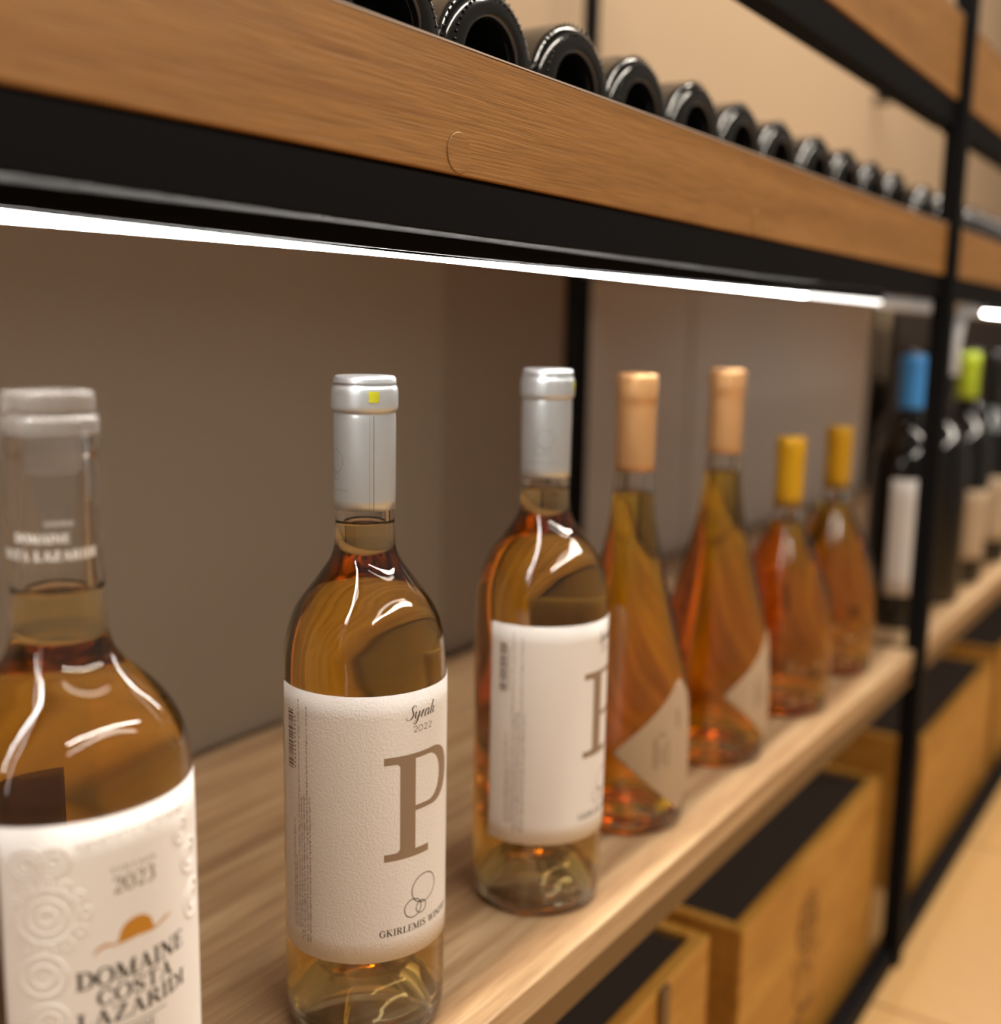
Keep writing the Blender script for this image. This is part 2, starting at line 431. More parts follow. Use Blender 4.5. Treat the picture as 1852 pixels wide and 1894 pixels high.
fascia_thing(bays[0][0]+.001, bays[0][1]-.001, 0.5452, 0.620, 'blurred topmost oak shelf at the upper right corner left of the post', pz=None)
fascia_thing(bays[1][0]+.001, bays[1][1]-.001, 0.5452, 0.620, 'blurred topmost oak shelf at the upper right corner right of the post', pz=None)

# back panels behind the standing bottles
p1 = tag(box('back_panel', -0.54, 0.8515, 0.3690, 0.3990, 0.0003, 0.3845, 'taupe', None, 0.0008), 'wide taupe back panel behind the two nearest bottles', 'panel', 'back panels')
p2 = tag(empty('back_panel', (0.97, 0.375, 0.0)), 'narrow taupe back panel ending at the black rear post', 'panel', 'back panels')
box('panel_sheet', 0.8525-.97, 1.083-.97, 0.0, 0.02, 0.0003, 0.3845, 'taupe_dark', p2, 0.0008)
box('edge_trim', 1.0832-.97, 1.104-.97, -0.006, 0.02, 0.0003, 0.3845, 'black_steel', p2, 0.0008)
p3 = tag(box('back_panel', 1.52, 2.40, 0.4200, 0.4480, 0.0, 0.3845, 'pale_laminate', None, 0.0008), 'pale beige back panel behind the yellow topped bottles', 'panel', 'back panels')
tag(box('lower_back_board', -0.54, 2.40, 0.345, 0.362, FLOOR+.0005, -0.0500, 'dark_lid', None, 0.0008), 'dark board closing the space behind the wooden crates', 'panel')  # board added so the space behind the crates stays dark
tag(box('partition_screen', 2.47, 4.4, 0.385, 0.403, FLOOR+.0005, 0.375, 'dark_lid', None, 0.0008), 'dark brown screen far behind the blue capped bottle', 'screen')  # dark sheet added so the background past the far post reads dark
tag(box('back_panel', 1.195, 1.5185, 0.4225, 0.4480, 0.0, 0.3845, 'pale_laminate', None, 0.0008), 'pale beige back panel just right of the black rear post', 'panel', 'back panels')

# ------------------------------------------------------------------ light strips
def led_thing(label, lit, tail=None, mat='led', dim=()):
    e = tag(empty('led_light_strip', lit[0]), label, 'light strip', 'light strips')
    o = Vector(lit[0])
    L = lit[-1][0]-lit[0][0]
    for dx, mm in dim:                                               # apparent fade of the run put into dimmer lengths at its far end
        box('diffuser', L+.0005, L+dx, -0.0034, 0.0034, -0.0019, 0.0006, mm, e, 0.0005); box('channel', L+.0005, L+dx, -0.0046, 0.0046, 0.0007, 0.0079, 'black_steel', e, 0.0003)
    if mat == 'led':                                                 # downward facing diffuser in a slim black channel
        box('diffuser', 0, L, -0.0034, 0.0034, -0.0019, 0.0006, mat, e, 0.0005)
        box('channel', 0, L, -0.0046, 0.0046, 0.0007, 0.0079, 'black_steel', e, 0.0003)
        box('channel_lip', 0, L, -0.0046, -0.0037, -0.0004, 0.0006, 'black_steel', e, 0.0002)
        box('channel_lip', 0, L, 0.0037, 0.0046, -0.0004, 0.0006, 'black_steel', e, 0.0002)
    else: tube('diffuser_tube', [Vector(p)-o for p in lit], 0.0022, mat, e, 12)
    if tail: tube('unlit_tail', [Vector(p)-o for p in tail], 0.0058, 'led_tail', e, 12)
    return e
LZ, LY = 0.3520, 0.0300
def bend(x, z, r, s, drop):
    return [(x+s*r*math.sin(R(a)), LY, z-r+r*math.cos(R(a))) for a in range(0, 91, 9)]+[(x+s*r, LY, z-r-drop)]
led_thing('bright white light strip running under the thick oak shelf', [(-0.50+0.02*k, LY, LZ) for k in range(0, 69)],
          [(1.062+.02*k, LY, LZ) for k in range(11)]+bend(1.285, LZ, 0.045, 1, 0.04), dim=((0.20, 'led_dim'),))
led_thing('dim grey light strip under the shelf right of the post', [(1.50+0.02*k, LY, LZ) for k in range(0, 44)],
          [(1.50-.02*k, LY, LZ) for k in range(3)]+bend(1.435, LZ, 0.045, -1, 0.03))
led_thing('hidden warm light strip behind the lying bottles washing the wall', [(-0.50+0.03*k, 0.425, 0.4050) for k in range(0, 96)], mat='led_wall')

# ------------------------------------------------------------------ bottle profiles (r, z)
def shell(outer, inner):
    return chaikin(outer, 2)[:-1]+chaikin(inner, 2)
BORD_OUT = [(0, .030), (.008, .029), (.016, .022), (.024, .008), (.028, .0012), (.0305, 0), (.0332, 0), (.0352, .0012), (.0366, .005), (.0372, .012), (.0372, .06), (.0372, .11),
            (.0372, .160), (.0371, .168), (.0366, .177), (.0352, .187), (.0316, .197), (.0240, .2073), (.0184, .2147), (.0150, .2200), (.0136, .2255), (.0133, .235),
            (.0132, .26), (.0132, .283), (.0132, .2842), (.0141, .2848), (.0141, .294), (.0138, .2985), (.0122, .2995), (.0095, .2995)]
BORD_IN = [(.0095, .2995), (.0095, .28), (.0095, .24), (.0096, .232), (.0102, .224), (.0120, .217), (.0170, .2095), (.0235, .2015), (.0295, .1915), (.0326, .181), (.0340, .170), (.0344, .160),
           (.0344, .11), (.0344, .06), (.0344, .018), (.0335, .0105), (.0315, .007), (.0295, .0068), (.0265, .0090), (.0235, .0155), (.0175, .0275), (.009, .0340), (0, .0350)]
LAZ_OUT = [(0, .030), (.009, .029), (.018, .022), (.026, .008), (.030, .0012), (.033, 0), (.036, 0), (.0384, .0012), (.0397, .005), (.0403, .012), (.0403, .06), (.0403, .11),
           (.0403, .160), (.0402, .170), (.0397, .179), (.0384, .188), (.0350, .1960), (.0298, .2030), (.0222, .2100), (.0172, .2155), (.0151, .2220), (.0146, .232),
           (.0143, .26), (.0142, .278), (.0142, .2803), (.0147, .2812), (.0147, .2905), (.0143, .2926), (.0120, .2928), (.0096, .2928)]
LAZ_IN = [(.0096, .2928), (.0096, .27), (.0096, .25), (.0100, .230), (.0108, .222), (.0130, .2150), (.0190, .2060), (.0262, .1985), (.0318, .1905), (.0352, .181), (.0368, .171), (.0373, .160),
          (.0373, .11), (.0373, .06), (.0373, .018), (.0364, .0105), (.0345, .007), (.032, .0068), (.0285, .0090), (.0250, .0155), (.019, .0275), (.010, .0340), (0, .0350)]
TEAR_OUT = [(0, .022), (.010, .021), (.020, .015), (.028, .004), (.031, .0008), (.034, 0), (.0375, 0), (.0396, .0015), (.0410, .006), (.0422, .022), (.0425, .040), (.0422, .060), (.0408, .082),
            (.0385, .100), (.0345, .121), (.0290, .142), (.0235, .162), (.0188, .180), (.0155, .198), (.0135, .214), (.0123, .230), (.0119, .25), (.0119, .28), (.0119, .291), (.0112, .294), (.0085, .294)]
TEAR_IN = [(.0085, .294), (.0085, .25), (.0090, .228), (.0105, .212), (.0127, .197), (.0160, .179), (.0207, .161), (.0262, .141), (.0317, .120), (.0357, .099), (.0380, .081), (.0394, .060), (.0397, .040),
           (.0394, .022), (.0384, .012), (.036, .008), (.033, .0075), (.029, .010), (.021, .0205), (.011, .0265), (0, .0275)]
SQ_OUT = [(0, .016), (.012, .015), (.022, .010), (.029, .003), (.032, .0006), (.035, 0), (.0385, 0), (.0412, .0018), (.0428, .008), (.0438, .022), (.0440, .044), (.0432, .066), (.0410, .088), (.0375, .106),
          (.0310, .1245), (.0225, .1430), (.0155, .158), (.0126, .170), (.0116, .185), (.0112, .20), (.0112, .2315), (.0106, .2335), (.008, .2335)]
SQ_IN = [(.008, .2335), (.008, .19), (.0088, .172), (.0110, .160), (.0170, .146), (.0262, .1275), (.0332, .109), (.0372, .091), (.0398, .070), (.0410, .048), (.0409, .024), (.0400, .012), (.0375, .0075),
         (.034, .0070), (.030, .0085), (.022, .0155), (.012, .0205), (0, .0215)]
def wine_prof(inner, level, grow=0.00035):
    f = chaikin(inner, 2)
    body = [(r+grow if r > 1e-6 else 0, z-(grow if r < .03 and z < .04 else 0)) for r, z in f if z < level-0.0012]
    rt_ = body[0][0]
    return [(0, level), (rt_*.55, level), (rt_*.85, level+.0002), (rt_-.0008, level+.0006), (rt_, level+.0014), (rt_, level-.0004)]+body
def standing(name, out, inn, level, wine, loc, rz, n=80):
    e = empty(name, loc, rz)
    lathe('bottle_glass', shell(out, inn), 'glass', e, n)
    lathe('wine', wine_prof(inn, level), wine, e, n)
    return e

# ---- nearest bottle, glass stopper
b1 = standing('wine_bottle', LAZ_OUT, LAZ_IN, .2369, 'wine', (.2122, .0427, .0004), -7.3, 96)
tag(b1, 'nearest amber bottle with clear glass stopper and embossed white label at the left edge', 'wine bottle', 'amber wine bottles on the lower shelf')
sp = lathe('stopper', chaikin([(0, .3007), (.0125, .3007), (.0138, .2998), (.0138, .2945), (.0130, .2936), (.0092, .2934), (.0088, .2925), (.0086, .277), (.0080, .2745), (0, .2742)], 2), 'frost', b1, 64)
lathe('seal_ring', chaikin([(.0149, .2870), (.0150, .2900), (.0148, .2932), (.0098, .2934), (.0098, .2930), (.0145, .2928), (.0148, .2900), (.0148, .2870)], 1), 'frost', sp, 48)
rl = rfun(chaikin(LAZ_OUT, 2)[8:])
lab = paper('paper_label', 'paper_smooth', rl, b1, [(.030+(.1745-.030)*k/12, -.0395, .0395) for k in range(13)])
OFF = 0.00042
P = Print()
text(P, 'DOMAINE', .0058, 0, .1207, .0382, .03, 1.25); text(P, 'COSTA', .0053, 0, .1141, .0262, .03, 1.25); text(P, 'LAZARIDI', .0053, 0, .1074, .0385, .03, 1.25)
P.stroke([(-.0100, .1048), (.0100, .1048)], .00035)
text(P, 'ROSE', .0030, 0, .1006, .0110, .1)
P.build('lettering', 'ink', rl, OFF, lab)
P = Print(); text(P, '2023', .0052, 0, .1495, .0145, .05); text(P, 'VINTAGE', .0018, 0, .1562, .0150, .5)
P.build('vintage_lettering', 'ink_soft', rl, OFF, lab)
P = Print()                                                          # gold sun dome over a sweeping hill line
rows = []
for k in range(13):
    x = -.0062+.0124*k/12; top = .1336+.0063*math.sqrt(max(0, 1-(x/.0062)**2))
    rows.append([(x, .1332+.0006*math.cos(x*300)), (x, (top+.1334)/2), (x, top)])
P.quadstrip(rows)
P.stroke([(-.0135, .1312), (-.0125, .1328), (-.010, .1337), (-.0075, .1330), (-.0055, .1332), (0, .1338), (.005, .1332), (.0075, .1334), (.0105, .1346), (.0135, .1350)], [.0003, .0008, .0010, .0006, .0008, .0009, .0008, .0007, .0009, .0003], .001)
P.build('sun_emblem', 'gold', rl, OFF, lab)
# embossed relief: beads along the top edge and lace rosettes at the left
bm = bmesh.new()
def blob(bm, u, v, r, h):
    rr = rl(v); a = R(270)+u/rr
    mt = Matrix.Translation((rr*math.cos(a)+.00034*math.cos(a), rr*math.sin(a)+.00034*math.sin(a), v)) @ Matrix.Rotation(a, 4, 'Z') @ Matrix.Diagonal((h, r, r, 1))
    bmesh.ops.create_icosphere(bm, subdivisions=1, radius=1, matrix=mt)
for k in range(17): blob(bm, -.0165+.0024*k, .1690+.0012*math.cos((k-8)*.22)-.0008, .0009, .0007)
for k in range(8): blob(bm, -.0140+.0048*k, .1668+.0008*math.cos((k-4)*.5), .0006, .0005)
from_bm('embossed_beads', bm, 'paper_smooth', lab, True)['kind'] = 'stuff'
bm = bmesh.new()
def ring(bm, u, v, r, w, n=26, h=.00035, a0=0, a1=360):
    sec = 5; base = []
    for k in range(n+1):
        a = R(a0+(a1-a0)*k/n)
        for j in range(sec):
            b = math.pi*j/(sec-1); q = r+w*math.cos(b)
            uu, vv = u+q*math.cos(a), v+q*math.sin(a); rr = rl(vv); an = R(270)+uu/rr; R2 = rr+.00033+h*math.sin(b)
            base.append(bm.verts.new((R2*math.cos(an), R2*math.sin(an), vv)))
    for k in range(n):
        for j in range(sec-1):
            bm.faces.new((base[k*sec+j], base[k*sec+j+1], base[(k+1)*sec+j+1], base[(k+1)*sec+j]))
for u, v, r in ((-.0262, .146, .0085), (-.0262, .146, .0055), (-.0262, .146, .0026), (-.031, .163, .0045), (-.031, .163, .0024), (-.0235, .1635, .0042), (-.0235, .1635, .002), (-.028, .127, .0065), (-.028, .127, .0035),
                (-.027, .112, .0055), (-.027, .112, .003), (-.0275, .098, .005), (.020, .160, .004), (.020, .160, .002), (.0255, .149, .0055), (.0255, .149, .003), (.027, .133, .006), (.027, .133, .003)):
    ring(bm, u, v, r, .0007)
for k in range(12):
    a = R(30*k); ring(bm, -.0262+.0107*math.cos(a), .146+.0107*math.sin(a), .0016, .0005, 14)
for f in bm.faces:
    f.normal_update(); c = f.calc_center_median()
    if f.normal.x*c.x+f.normal.y*c.y < 0: f.normal_flip()
from_bm('embossed_lace', bm, 'paper_smooth', lab, True)['kind'] = 'stuff'
# dark back label seen through the wine and white neck print
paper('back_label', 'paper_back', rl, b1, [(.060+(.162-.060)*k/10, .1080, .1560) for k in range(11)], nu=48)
rn = rfun(chaikin(LAZ_OUT, 2)[40:])
P = Print(); text(P, 'DOMAINE', .0028, 0, .2545, .0170, .06, 1.7); text(P, 'COSTA LAZARIDI', .0030, 0, .2490, .0350, .04, 1.7)
P.build('neck_lettering', 'ink_white', rn, .0001, b1, u0=-.0110)
P = Print()
for k in range(9): P.stroke([(.0018+.001*k, .2597), (.0018+.001*k+random.uniform(-.0003, .0003), .2612)], .00035)
P.build('neck_small_print', 'ink_white', rn, .0001, b1, u0=-.0110)

# ---- second and third bottle, silver capsules, textured white label with the large letter
b2 = standing('wine_bottle', BORD_OUT, BORD_IN, .2350, 'wine', (.377, .056, .0004), -6.85, 96)
tag(b2, 'amber bottle with silver capsule, yellow green seal and large P on its white label', 'wine bottle', 'amber wine bottles on the lower shelf')
CAPS = [(.0136, .2419), (.01365, .26), (.0137, .281), (.0136, .2833), (.0134, .2842), (.0139, .2852), (.0146, .2860), (.0147, .2880), (.0147, .2935), (.0145, .2950), (.0139, .2962), (.0138, .2978), (.0136, .2996), (.0124, .3006), (.006, .3003), (0, .3002)]
def capsule_shell(parent, mat, outp, thick=0.0002, n=64):
    cp = chaikin(outp, 1)
    inner = [(max(r-thick, 0), z-(thick if r < .0125 and z > outp[-1][1]-.004 else 0)) for r, z in reversed(cp)]
    inner[0] = (0, cp[-1][1]-thick)
    return link('capsule', lathe_mesh_open(cp, inner, n), mat, parent, True)
def lathe_mesh_open(outp, inner, n):
    """skirt: outside up to the pole, inside back down, closed at the rim"""
    vs, fs = [], []
    def ringv(r, z):
        i = len(vs); vs.extend([(r*math.cos(2*math.pi*k/n), r*math.sin(2*math.pi*k/n), z) for k in range(n)]); return list(range(i, i+n))
    A = [ringv(r, z) for r, z in outp[:-1]]; B = [ringv(r, z) for r, z in inner[1:]]
    pa = len(vs); vs.append((0, 0, outp[-1][1])); pb = len(vs); vs.append((0, 0, inner[0][1]))
    for L in (A, B, [A[0], B[-1]]):
        for a, b in zip(L, L[1:]):
            for k in range(n): fs.append((a[k], a[(k+1) % n], b[(k+1) % n], b[k]))
    for k in range(n):
        fs.append((A[-1][k], A[-1][(k+1) % n], pa)); fs.append((B[0][(k+1) % n], B[0][k], pb))
    me = bpy.data.meshes.new('capsule'); me.from_pydata(vs, [], fs)
    bm = bmesh.new(); bm.from_mesh(me); bmesh.ops.recalc_face_normals(bm, faces=bm.faces[:]); bm.to_mesh(me); bm.free()
    return me
cap = capsule_shell(b2, 'silver', CAPS)
rc = rfun(chaikin(CAPS, 1)[:-2])
def at_deg(d, r=.0137): return R(d)*r
us = at_deg(-25.8)
P = Print(); P.stroke([(us, .2421), (us, .2836)], .0003); P.stroke([(us-.0018, .2421), (us-.0019, .262), (us-.0017, .2836)], .00012)
P.build('tear_seam', 'silver_line', rc, .00006, cap)
P = Print(); P.stroke([(us-.0030, .2917), (us+.0014, .2917)], .0047, .001); st_ = P.build('seal_sticker', 'sticker', rc, .00018, cap)
P = Print(); ul = at_deg(-106.5)
cir = lambda cu, cv, ru, rv, n=40: [(cu+ru*math.cos(2*math.pi*k/n), cv+rv*math.sin(2*math.pi*k/n)) for k in range(n+1)]
P.stroke(cir(ul, .2634, .0050, .0050), .00016, .0006); P.stroke(cir(ul-.003, .2572, .0026, .0026), .00016, .0006); P.stroke(cir(ul+.001, .2568, .0017, .0017), .00016, .0006)
for k in range(26):
    u = ul-.0075+.0006*k; h = random.choice((.0008, .0011, .0005)); P.stroke([(u, .2506), (u+random.uniform(-.0002, .0003), .2506+h)], .00014)
P.build('capsule_emblem', 'silver_line', rc, .00006, cap)
rb = rfun(chaikin(BORD_OUT, 2)[10:])
lab2 = paper('paper_label', 'paper', rb, b2, [(.0435+(.1662-.0435)*k/12, -.0752, .0752) for k in range(13)], nu=96)
P = Print()                                                          # the large letter, u measured from the label's middle
z0, z1, sw = .0905, .1382, .0034
P.stroke([(-.0195, z1-sw/2), (-.0044, z1-sw/2)], sw); P.stroke([(-.0046, z1-.0012), (.0042, z1-.0012)], .0024); P.stroke([(-.0195, z0+sw/2), (.0035, z0+sw/2)], sw)
P.stroke([(-.0082, z0), (-.0082, z1)], .0078)
P.stroke([(-.0138, z1-sw), (-.0125, z1-sw), (-.0118, z1-sw-.0016)], [.0001, .0012, .0002], .0008)
P.stroke([(-.0138, z0+sw), (-.0125, z0+sw), (-.0118, z0+sw+.0016)], [.0001, .0012, .0002], .0008)
pts, ws = arcp(.0040, .1249, .0120, .0121, 90, -90, 30, .0078, .0024)
P.stroke(pts, ws, .001); P.stroke([(-.005, .1128), (.0042, .1128)], .0024)
P.build('large_letter', 'ink_taupe', rb, OFF, lab2)
P = Print(); text(P, 'GKIRLEMIS WINERY', .0032, 0, .0552, .0430, .06)
P.build('winery_lettering', 'ink', rb, OFF, lab2)
P = Print()
P.stroke(cir(.0012, .0735, .0072, .0067, 48), .0004, .0008); P.stroke(cir(-.0053, .0657, .0045, .0043), .0004, .0008); P.stroke(cir(-.0007, .0650, .0029, .0029), .0004, .0008)
P.build('ring_emblem', 'ink', rb, OFF, lab2)
def spline(pts, n=8):
    out = []
    q = [pts[0]]+list(pts)+[pts[-1]]
    for i in range(1, len(q)-2):
        a, b, c, d = q[i-1:i+3]
        for k in range(n):
            t = k/n
            out.append(tuple(.5*((2*b[j])+(-a[j]+c[j])*t+(2*a[j]-5*b[j]+4*c[j]-d[j])*t*t+(-a[j]+3*b[j]-3*c[j]+d[j])*t**3) for j in (0, 1)))
    out.append(pts[-1]); return out
def script(P, pts, ox, oy, s, slant=.32):
    q = spline(pts)
    ws = []
    for i in range(len(q)):
        a, b = q[max(i-1, 0)], q[min(i+1, len(q)-1)]
        dx, dy = b[0]-a[0], b[1]-a[1]; L = math.hypot(dx, dy)+1e-9
        ws.append(s*(.06+.15*max(0, -dy/L)))
    P.stroke([(ox+s*(1.22*x+slant*y), oy+s*y) for x, y in q], ws, .0006)
P = Print(); sS, ox, oy = .0031, -.0088, .1538
script(P, [(.75, 1.5), (.80, 1.75), (.55, 1.9), (.28, 1.65), (.38, 1.25), (.60, .85), (.66, .40), (.40, .02), (.0, .0), (-.22, .2), (-.05, .38)], ox, oy, sS)
script(P, [(.85, .85), (1.0, 1.0), (.98, .5), (1.08, .08), (1.25, .15), (1.45, .55)], ox, oy, sS)
script(P, [(1.52, 1.0), (1.50, .4), (1.45, -.35), (1.2, -.75), (.95, -.55), (1.25, -.15), (1.75, .35)], ox, oy, sS)
script(P, [(1.75, .35), (1.95, .95), (2.08, .85), (2.0, .45), (1.98, .02)], ox, oy, sS); script(P, [(2.0, .55), (2.2, .95), (2.4, .95)], ox, oy, sS)
script(P, [(3.0, .85), (2.75, 1.0), (2.5, .6), (2.5, .15), (2.72, .02), (2.95, .4), (3.06, 1.0), (3.02, .4), (3.1, .05), (3.35, .3)], ox, oy, sS)
script(P, [(3.35, .3), (3.6, 1.2), (3.66, 1.85), (3.55, 1.9), (3.5, 1.2), (3.48, .02)], ox, oy, sS); script(P, [(3.5, .45), (3.75, .98), (3.95, .85), (3.9, .3), (4.0, .05), (4.25, .3)], ox, oy, sS)
P.build('variety_script', 'ink', rb, OFF, lab2)
P = Print(); x = -.0056
for c in '2022':
    a, w, h = x, .0022, .0027; bz = .1477
    if c == '2': P.stroke([(a+w*(.5+.45*math.cos(R(d))), bz+h*(.72+.28*math.sin(R(d)))) for d in range(165, -36, -15)]+[(a+.1*w, bz+.04*h), (a+w, bz+.04*h)], .00028, .0006)
    else: P.stroke([(a+w*(.5+.52*math.cos(R(d))), bz+h*(.5+.5*math.sin(R(d)))) for d in range(0, 361, 15)], .00028, .0006)
    x += .0029
P.build('vintage_digits', 'ink_soft', rb, OFF, lab2)
P = Print()                                                          # barcode and the small upright print at the label's left edge
v = .1290
while v < .1555:
    w = random.choice((.00025, .00035, .0005, .0008)); P.stroke([(-.0685, v), (-.0640, v)], w); v += w+random.choice((.0003, .00045, .0006))
for k in range(13): P.stroke([(-.0632, .1300+.0019*k), (-.0624, .1303+.0019*k)], .0009)
P.build('barcode', 'ink_soft', rb, OFF, lab2)
P = Print()
for u, va, vb in ((-.0605, .055, .160), (-.0588, .050, .117), (-.0572, .052, .118), (-.0554, .050, .160), (-.0538, .050, .118), (-.0640, .055, .104), (-.0625, .055, .088)):
    v = va
    while v < vb:
        for _ in range(random.randint(2, 8)):
            h = random.choice((.0006, .0006, .0009)); a = random.uniform(-.0002, .0002)
            P.stroke([(u, v), (u+h, v+a)], .00022)
            if random.random() < .5: P.stroke([(u+random.choice((0, h)), v), (u+random.choice((0, h)), v+.0006)], .00018)
            v += .00062
        v += .0006
P.build('small_print', 'ink_soft', rb, OFF, lab2)

b3 = copy_tree(b2); b3.location = (.5228, .0518, .0004); b3.rotation_euler = (0, 0, R(11.5))
b3['label'] = 'amber wine bottle with silver capsule standing third, just left of the gold capped bottles'
for ch in b3.children:
    if ch.name.startswith('capsule'): ch.rotation_euler = (0, 0, R(35))

# ---- two drop-shaped bottles with champagne capsules and a diamond label
b4 = standing('wine_bottle', TEAR_OUT, TEAR_IN, .2180, 'wine_deep', (.646, .0603, .0004), 0, 72)
tag(b4, 'drop shaped amber bottle with champagne gold capsule, directly behind the third bottle', 'wine bottle', 'amber wine bottles on the lower shelf')
capsule_shell(b4, 'champagne', [(.01255, .2330), (.0126, .25), (.0127, .2790), (.0131, .2796), (.0132, .2850), (.0132, .2915), (.0126, .2946), (.006, .2950), (0, .2950)])
rd = rfun(chaikin(TEAR_OUT, 2)[24:])
rows = []
for k in range(29):
    v = .0125+(.1000-.0125)*k/28; hw = .0520*(1-abs(v-.0565)/.0450); rows.append((v, -.002-max(hw, .0003), -.002+max(hw, .0003)))
dl = paper('diamond_label', 'paper_cream', rd, b4, rows, nu=40)
P = Print()
for u, va, vb, w in ((-.0255, .046, .066, .0028), (-.0205, .048, .060, .0020), (-.016, .046, .064, .0018), (-.006, .070, .082, .003), (-.0205, .067, .069, .006)):
    P.stroke([(u, va), (u, vb)], w)
P.build('label_print', 'ink_taupe', rd, OFF, dl)
b5 = copy_tree(b4); b5.location = (.789, .059, .0004); b5.rotation_euler = (0, 0, R(17))
b5['label'] = 'drop shaped amber bottle with champagne gold capsule, next to the yellow topped bottles'

# ---- two squat bottles with yellow capsules
b6 = standing('wine_bottle', SQ_OUT, SQ_IN, .1620, 'wine_deep', (.9276, .0562, .0004), 0, 64)
tag(b6, 'short amber bottle with yellow capsule, left one of the yellow topped pair', 'wine bottle', 'amber wine bottles on the lower shelf')
capsule_shell(b6, 'yellow', [(.0117, .1760), (.0118, .19), (.0119, .215), (.0122, .2165), (.0123, .2290), (.0118, .2346), (.006, .2350), (0, .2350)])
rq = rfun(chaikin(SQ_OUT, 2)[26:])
P = Print()
for k in range(60):                                                 # leaf ornament printed low round the bottle
    u, v, a, L = random.uniform(-.125, .125), random.uniform(.010, .052), random.uniform(0, 6.3), random.uniform(.005, .010)
    P.stroke([(u-L*math.cos(a)*q, v-L*math.sin(a)*q) for q in (-.5, -.25, 0, .25, .5)], [.0003, .0030, .0040, .0028, .0003], .002)
P.build('printed_leaves', 'pattern', rq, .00015, b6)
b7 = copy_tree(b6); b7.location = (1.067, .0589, .0004); b7.rotation_euler = (0, 0, R(65))
b7['label'] = 'short amber bottle with yellow capsule, right one of the yellow topped pair, nearest the post'

# ---- dark bottles beyond the post
DARK = [q for q in BORD_OUT[:-1]]+[(0, .2995)]
db = empty('dark_wine_bottle', (1.285, .050, .0004), -60)
tag(db, 'dark wine bottle with blue capsule and white label seen just left of the right post', 'wine bottle', 'dark wine bottles beyond the post')
dark_me = lathe_mesh('bottle_glass', chaikin(DARK, 1), 48)
link('bottle_glass', dark_me, 'dark_glass', db, True)
capsule_shell(db, 'blue', [(q[0]+.0003 if q[0] else 0, q[1]) for q in CAPS], n=40)
paper('paper_label', 'paper_smooth', rb, db, [(.038+(.167-.038)*k/6, -.024, .024) for k in range(7)], nu=32)
spots = [(1.43, .05, 0, 'black', 'paper_smooth', 'dark wine bottle hidden behind the right front post'),
         (1.565, .05, 0, 'green', 'paper_cream', 'dark wine bottle with lime green capsule and cream label right of the post'),
         (1.74, .05, 0, 'black', 'paper_cream', 'dark bottle behind the lime green capped one at the right frame edge'),
         (1.70, .16, 0, 'black', 'paper_cream', 'dark bottle of the rear row, first from the blue capped bottle'),
         (1.84, .16, 0, 'black', 'paper_cream', 'dark bottle of the rear row, second from the blue capped bottle'),
         (1.98, .16, 0, 'black', 'paper_cream', 'dark bottle of the rear row, third from the blue capped bottle'),
         (2.12, .16, 0, 'black', 'paper_cream', 'dark bottle of the rear row, fourth from the blue capped bottle')]
for x, y, rz, cm, lm, lb in spots:
    e = tag(empty('dark_wine_bottle', (x, y, .0004), rz-50), lb, 'wine bottle', 'dark wine bottles beyond the post')
    link('bottle_glass', dark_me, 'dark_glass', e)
    if cm == 'black': capsule_shell(e, 'dark_glass', [(q[0]+.0003 if q[0] else 0, q[1]) for q in CAPS], n=32)
    else: capsule_shell(e, cm, [(q[0]+.0003 if q[0] else 0, q[1]) for q in CAPS], n=40)
    if cm == 'green' or x > 1.7 and y < .1: paper('paper_label', lm, rb, e, [(.016+(.125-.016)*k/6, -.030, .030) for k in range(7)], nu=32)

# ------------------------------------------------------------------ bottles lying on the upper shelf, bases to the front
LIE = [(0, .040), (.010, .039), (.0165, .030), (.0195, .010), (.0215, .0022), (.0245, .0), (.0290, .0002), (.0335, .0015), (.0362, .0045), (.0374, .010), (.0375, .020), (.0375, .10), (.0375, .185), (.0368, .196), (.0335, .208), (.026, .220),
       (.018, .229), (.0145, .238), (.0138, .25), (.0138, .286), (.0148, .287), (.0148, .297), (.0125, .300), (0, .300)]
lie_me = lathe_mesh('bottle_glass', chaikin(LIE, 2), 64)
bm = bmesh.new()
for k in range(56):
    a = 2*math.pi*k/56
    for rr, zz in ((.0312, .0004), (.0362, .0040)):
        mt = Matrix.Translation((rr*math.cos(a), rr*math.sin(a), zz)) @ Matrix.Rotation(a, 4, 'Z') @ Matrix.Diagonal((.0011, .00055, .0007, 1))
        bmesh.ops.create_icosphere(bm, subdivisions=1, radius=1, matrix=mt)
kn_me = bpy.data.meshes.new('base_knurling'); bm.to_mesh(kn_me); bm.free()
ordn = ['first', 'second', 'third', 'fourth', 'fifth', 'sixth', 'seventh', 'eighth', 'ninth', 'tenth', 'eleventh', 'twelfth', 'thirteenth']
def lying(x, lb, j):
    e = tag(empty('lying_wine_bottle', (x, .036+j, .4382)), lb, 'wine bottle', 'black bottles lying on the upper shelf')
    e.rotation_euler = (R(-90), R(random.uniform(0, 360)), 0)
    link('bottle_glass', lie_me, 'dark_glass', e, True); link('base_knurling', kn_me, 'dark_glass', e, True)
    return e
xs = [.2915+.0762*k for k in range(12)]
for i, x in enumerate(xs):
    lying(x, 'black wine bottle lying base forward on the thick oak shelf, %s from the left' % ordn[i], random.uniform(-.003, .003))
for i in range(8):
    lying(1.245+.0762*i, 'black bottle lying on the shelf beyond the right post, %s from the post' % ordn[i], 0)

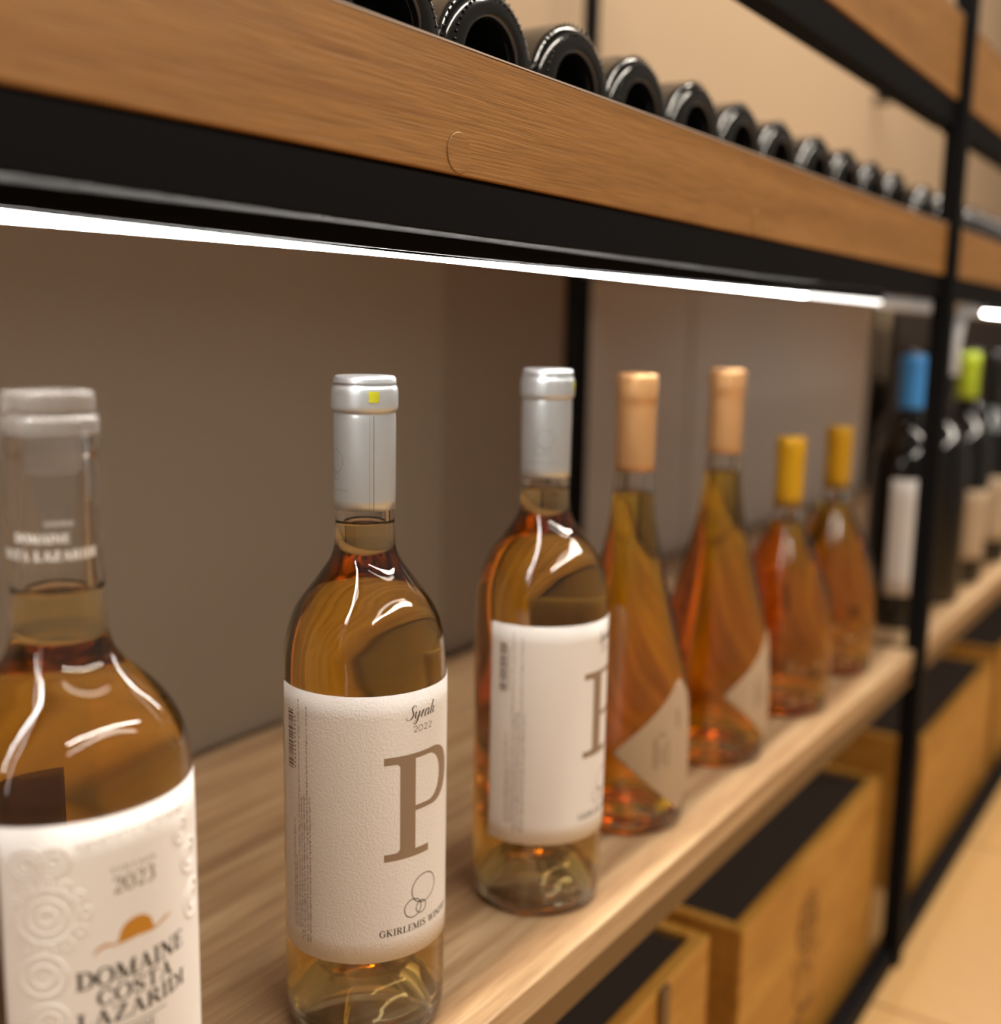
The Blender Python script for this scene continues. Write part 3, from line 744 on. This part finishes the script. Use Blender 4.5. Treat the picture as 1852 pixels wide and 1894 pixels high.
# ------------------------------------------------------------------ wooden wine crates under the shelf
def crate(x0, x1, y0, y1, z0, z1, label, brand=False, batten=None):
    e = tag(empty('wine_crate', ((x0+x1)/2, (y0+y1)/2, z0)), label, 'crate', 'wooden wine crates')
    hx, hy, h, t = (x1-x0)/2, (y1-y0)/2, z1-z0, .011
    fr = box('front_panel', -hx, hx, -hy, -hy+t, 0, h, 'pine', e, .0012)
    box('back_panel', -hx, hx, hy-t, hy, 0, h, 'pine', e, .0012)
    box('side_panel', -hx, -hx+t, -hy+t+.0002, hy-t-.0002, 0, h, 'pine', e, .0012)
    box('side_panel', hx-t, hx, -hy+t+.0002, hy-t-.0002, 0, h, 'pine', e, .0012)
    box('crate_base', -hx+t+.0002, hx-t-.0002, -hy+t+.0002, hy-t-.0002, 0, t, 'pine', e, .0008)
    box('lid', -hx+t+.0002, hx-t-.0002, -hy+t+.0002, hy-t-.0002, h-.012, h-.005, 'dark_lid', e, .0008)  # dark sheet standing in for the shadowed inside of the crate
    if batten:
        for bx in batten: box('batten', bx-(x0+x1)/2-.006, bx-(x0+x1)/2+.006, -hy-.004, -hy-.0001, 0, h, 'bronze_steel', e, .0008)
    if brand:
        # burnt stamp: rings with strokes, flat on the front
        P = Print()
        for cu, cv, rr in ((0, .150, .026), (0, .150, .018), (.0, .086, .020), (-.006, .040, .010)): P.stroke(cir(cu, cv, rr, rr, 32), .004, .01)
        for k in range(5): P.stroke([(-.03+.015*k, .108), (-.03+.015*k, .120)], .005)
        P.stroke([(-.02, .150), (.02, .150)], .005); P.stroke([(0, .132), (0, .168)], .005); P.stroke([(-.03, .062), (.03, .062)], .005)
        from_py('burnt_stamp', [(u-.03, -hy-.0004, v) for u, v in P.v], P.f, 'brand', e)
    return e
CZ = FLOOR+0.0005
crate(.270, .717, .021, .33, CZ, -.111, 'pine wine crate with a dark corner batten, left one under the near shelf', batten=[.638])
crate(.784, 1.168, .021, .33, CZ, -.140, 'pine wine crate with a burnt round stamp on its front, beside the right post', brand=True)
crate(1.350, 1.780, .021, .33, CZ, -.160, 'pine wine crate right of the post under the second shelf')
crate(1.84, 2.28, .021, .33, CZ, -.160, 'farthest pine wine crate at the right frame edge')
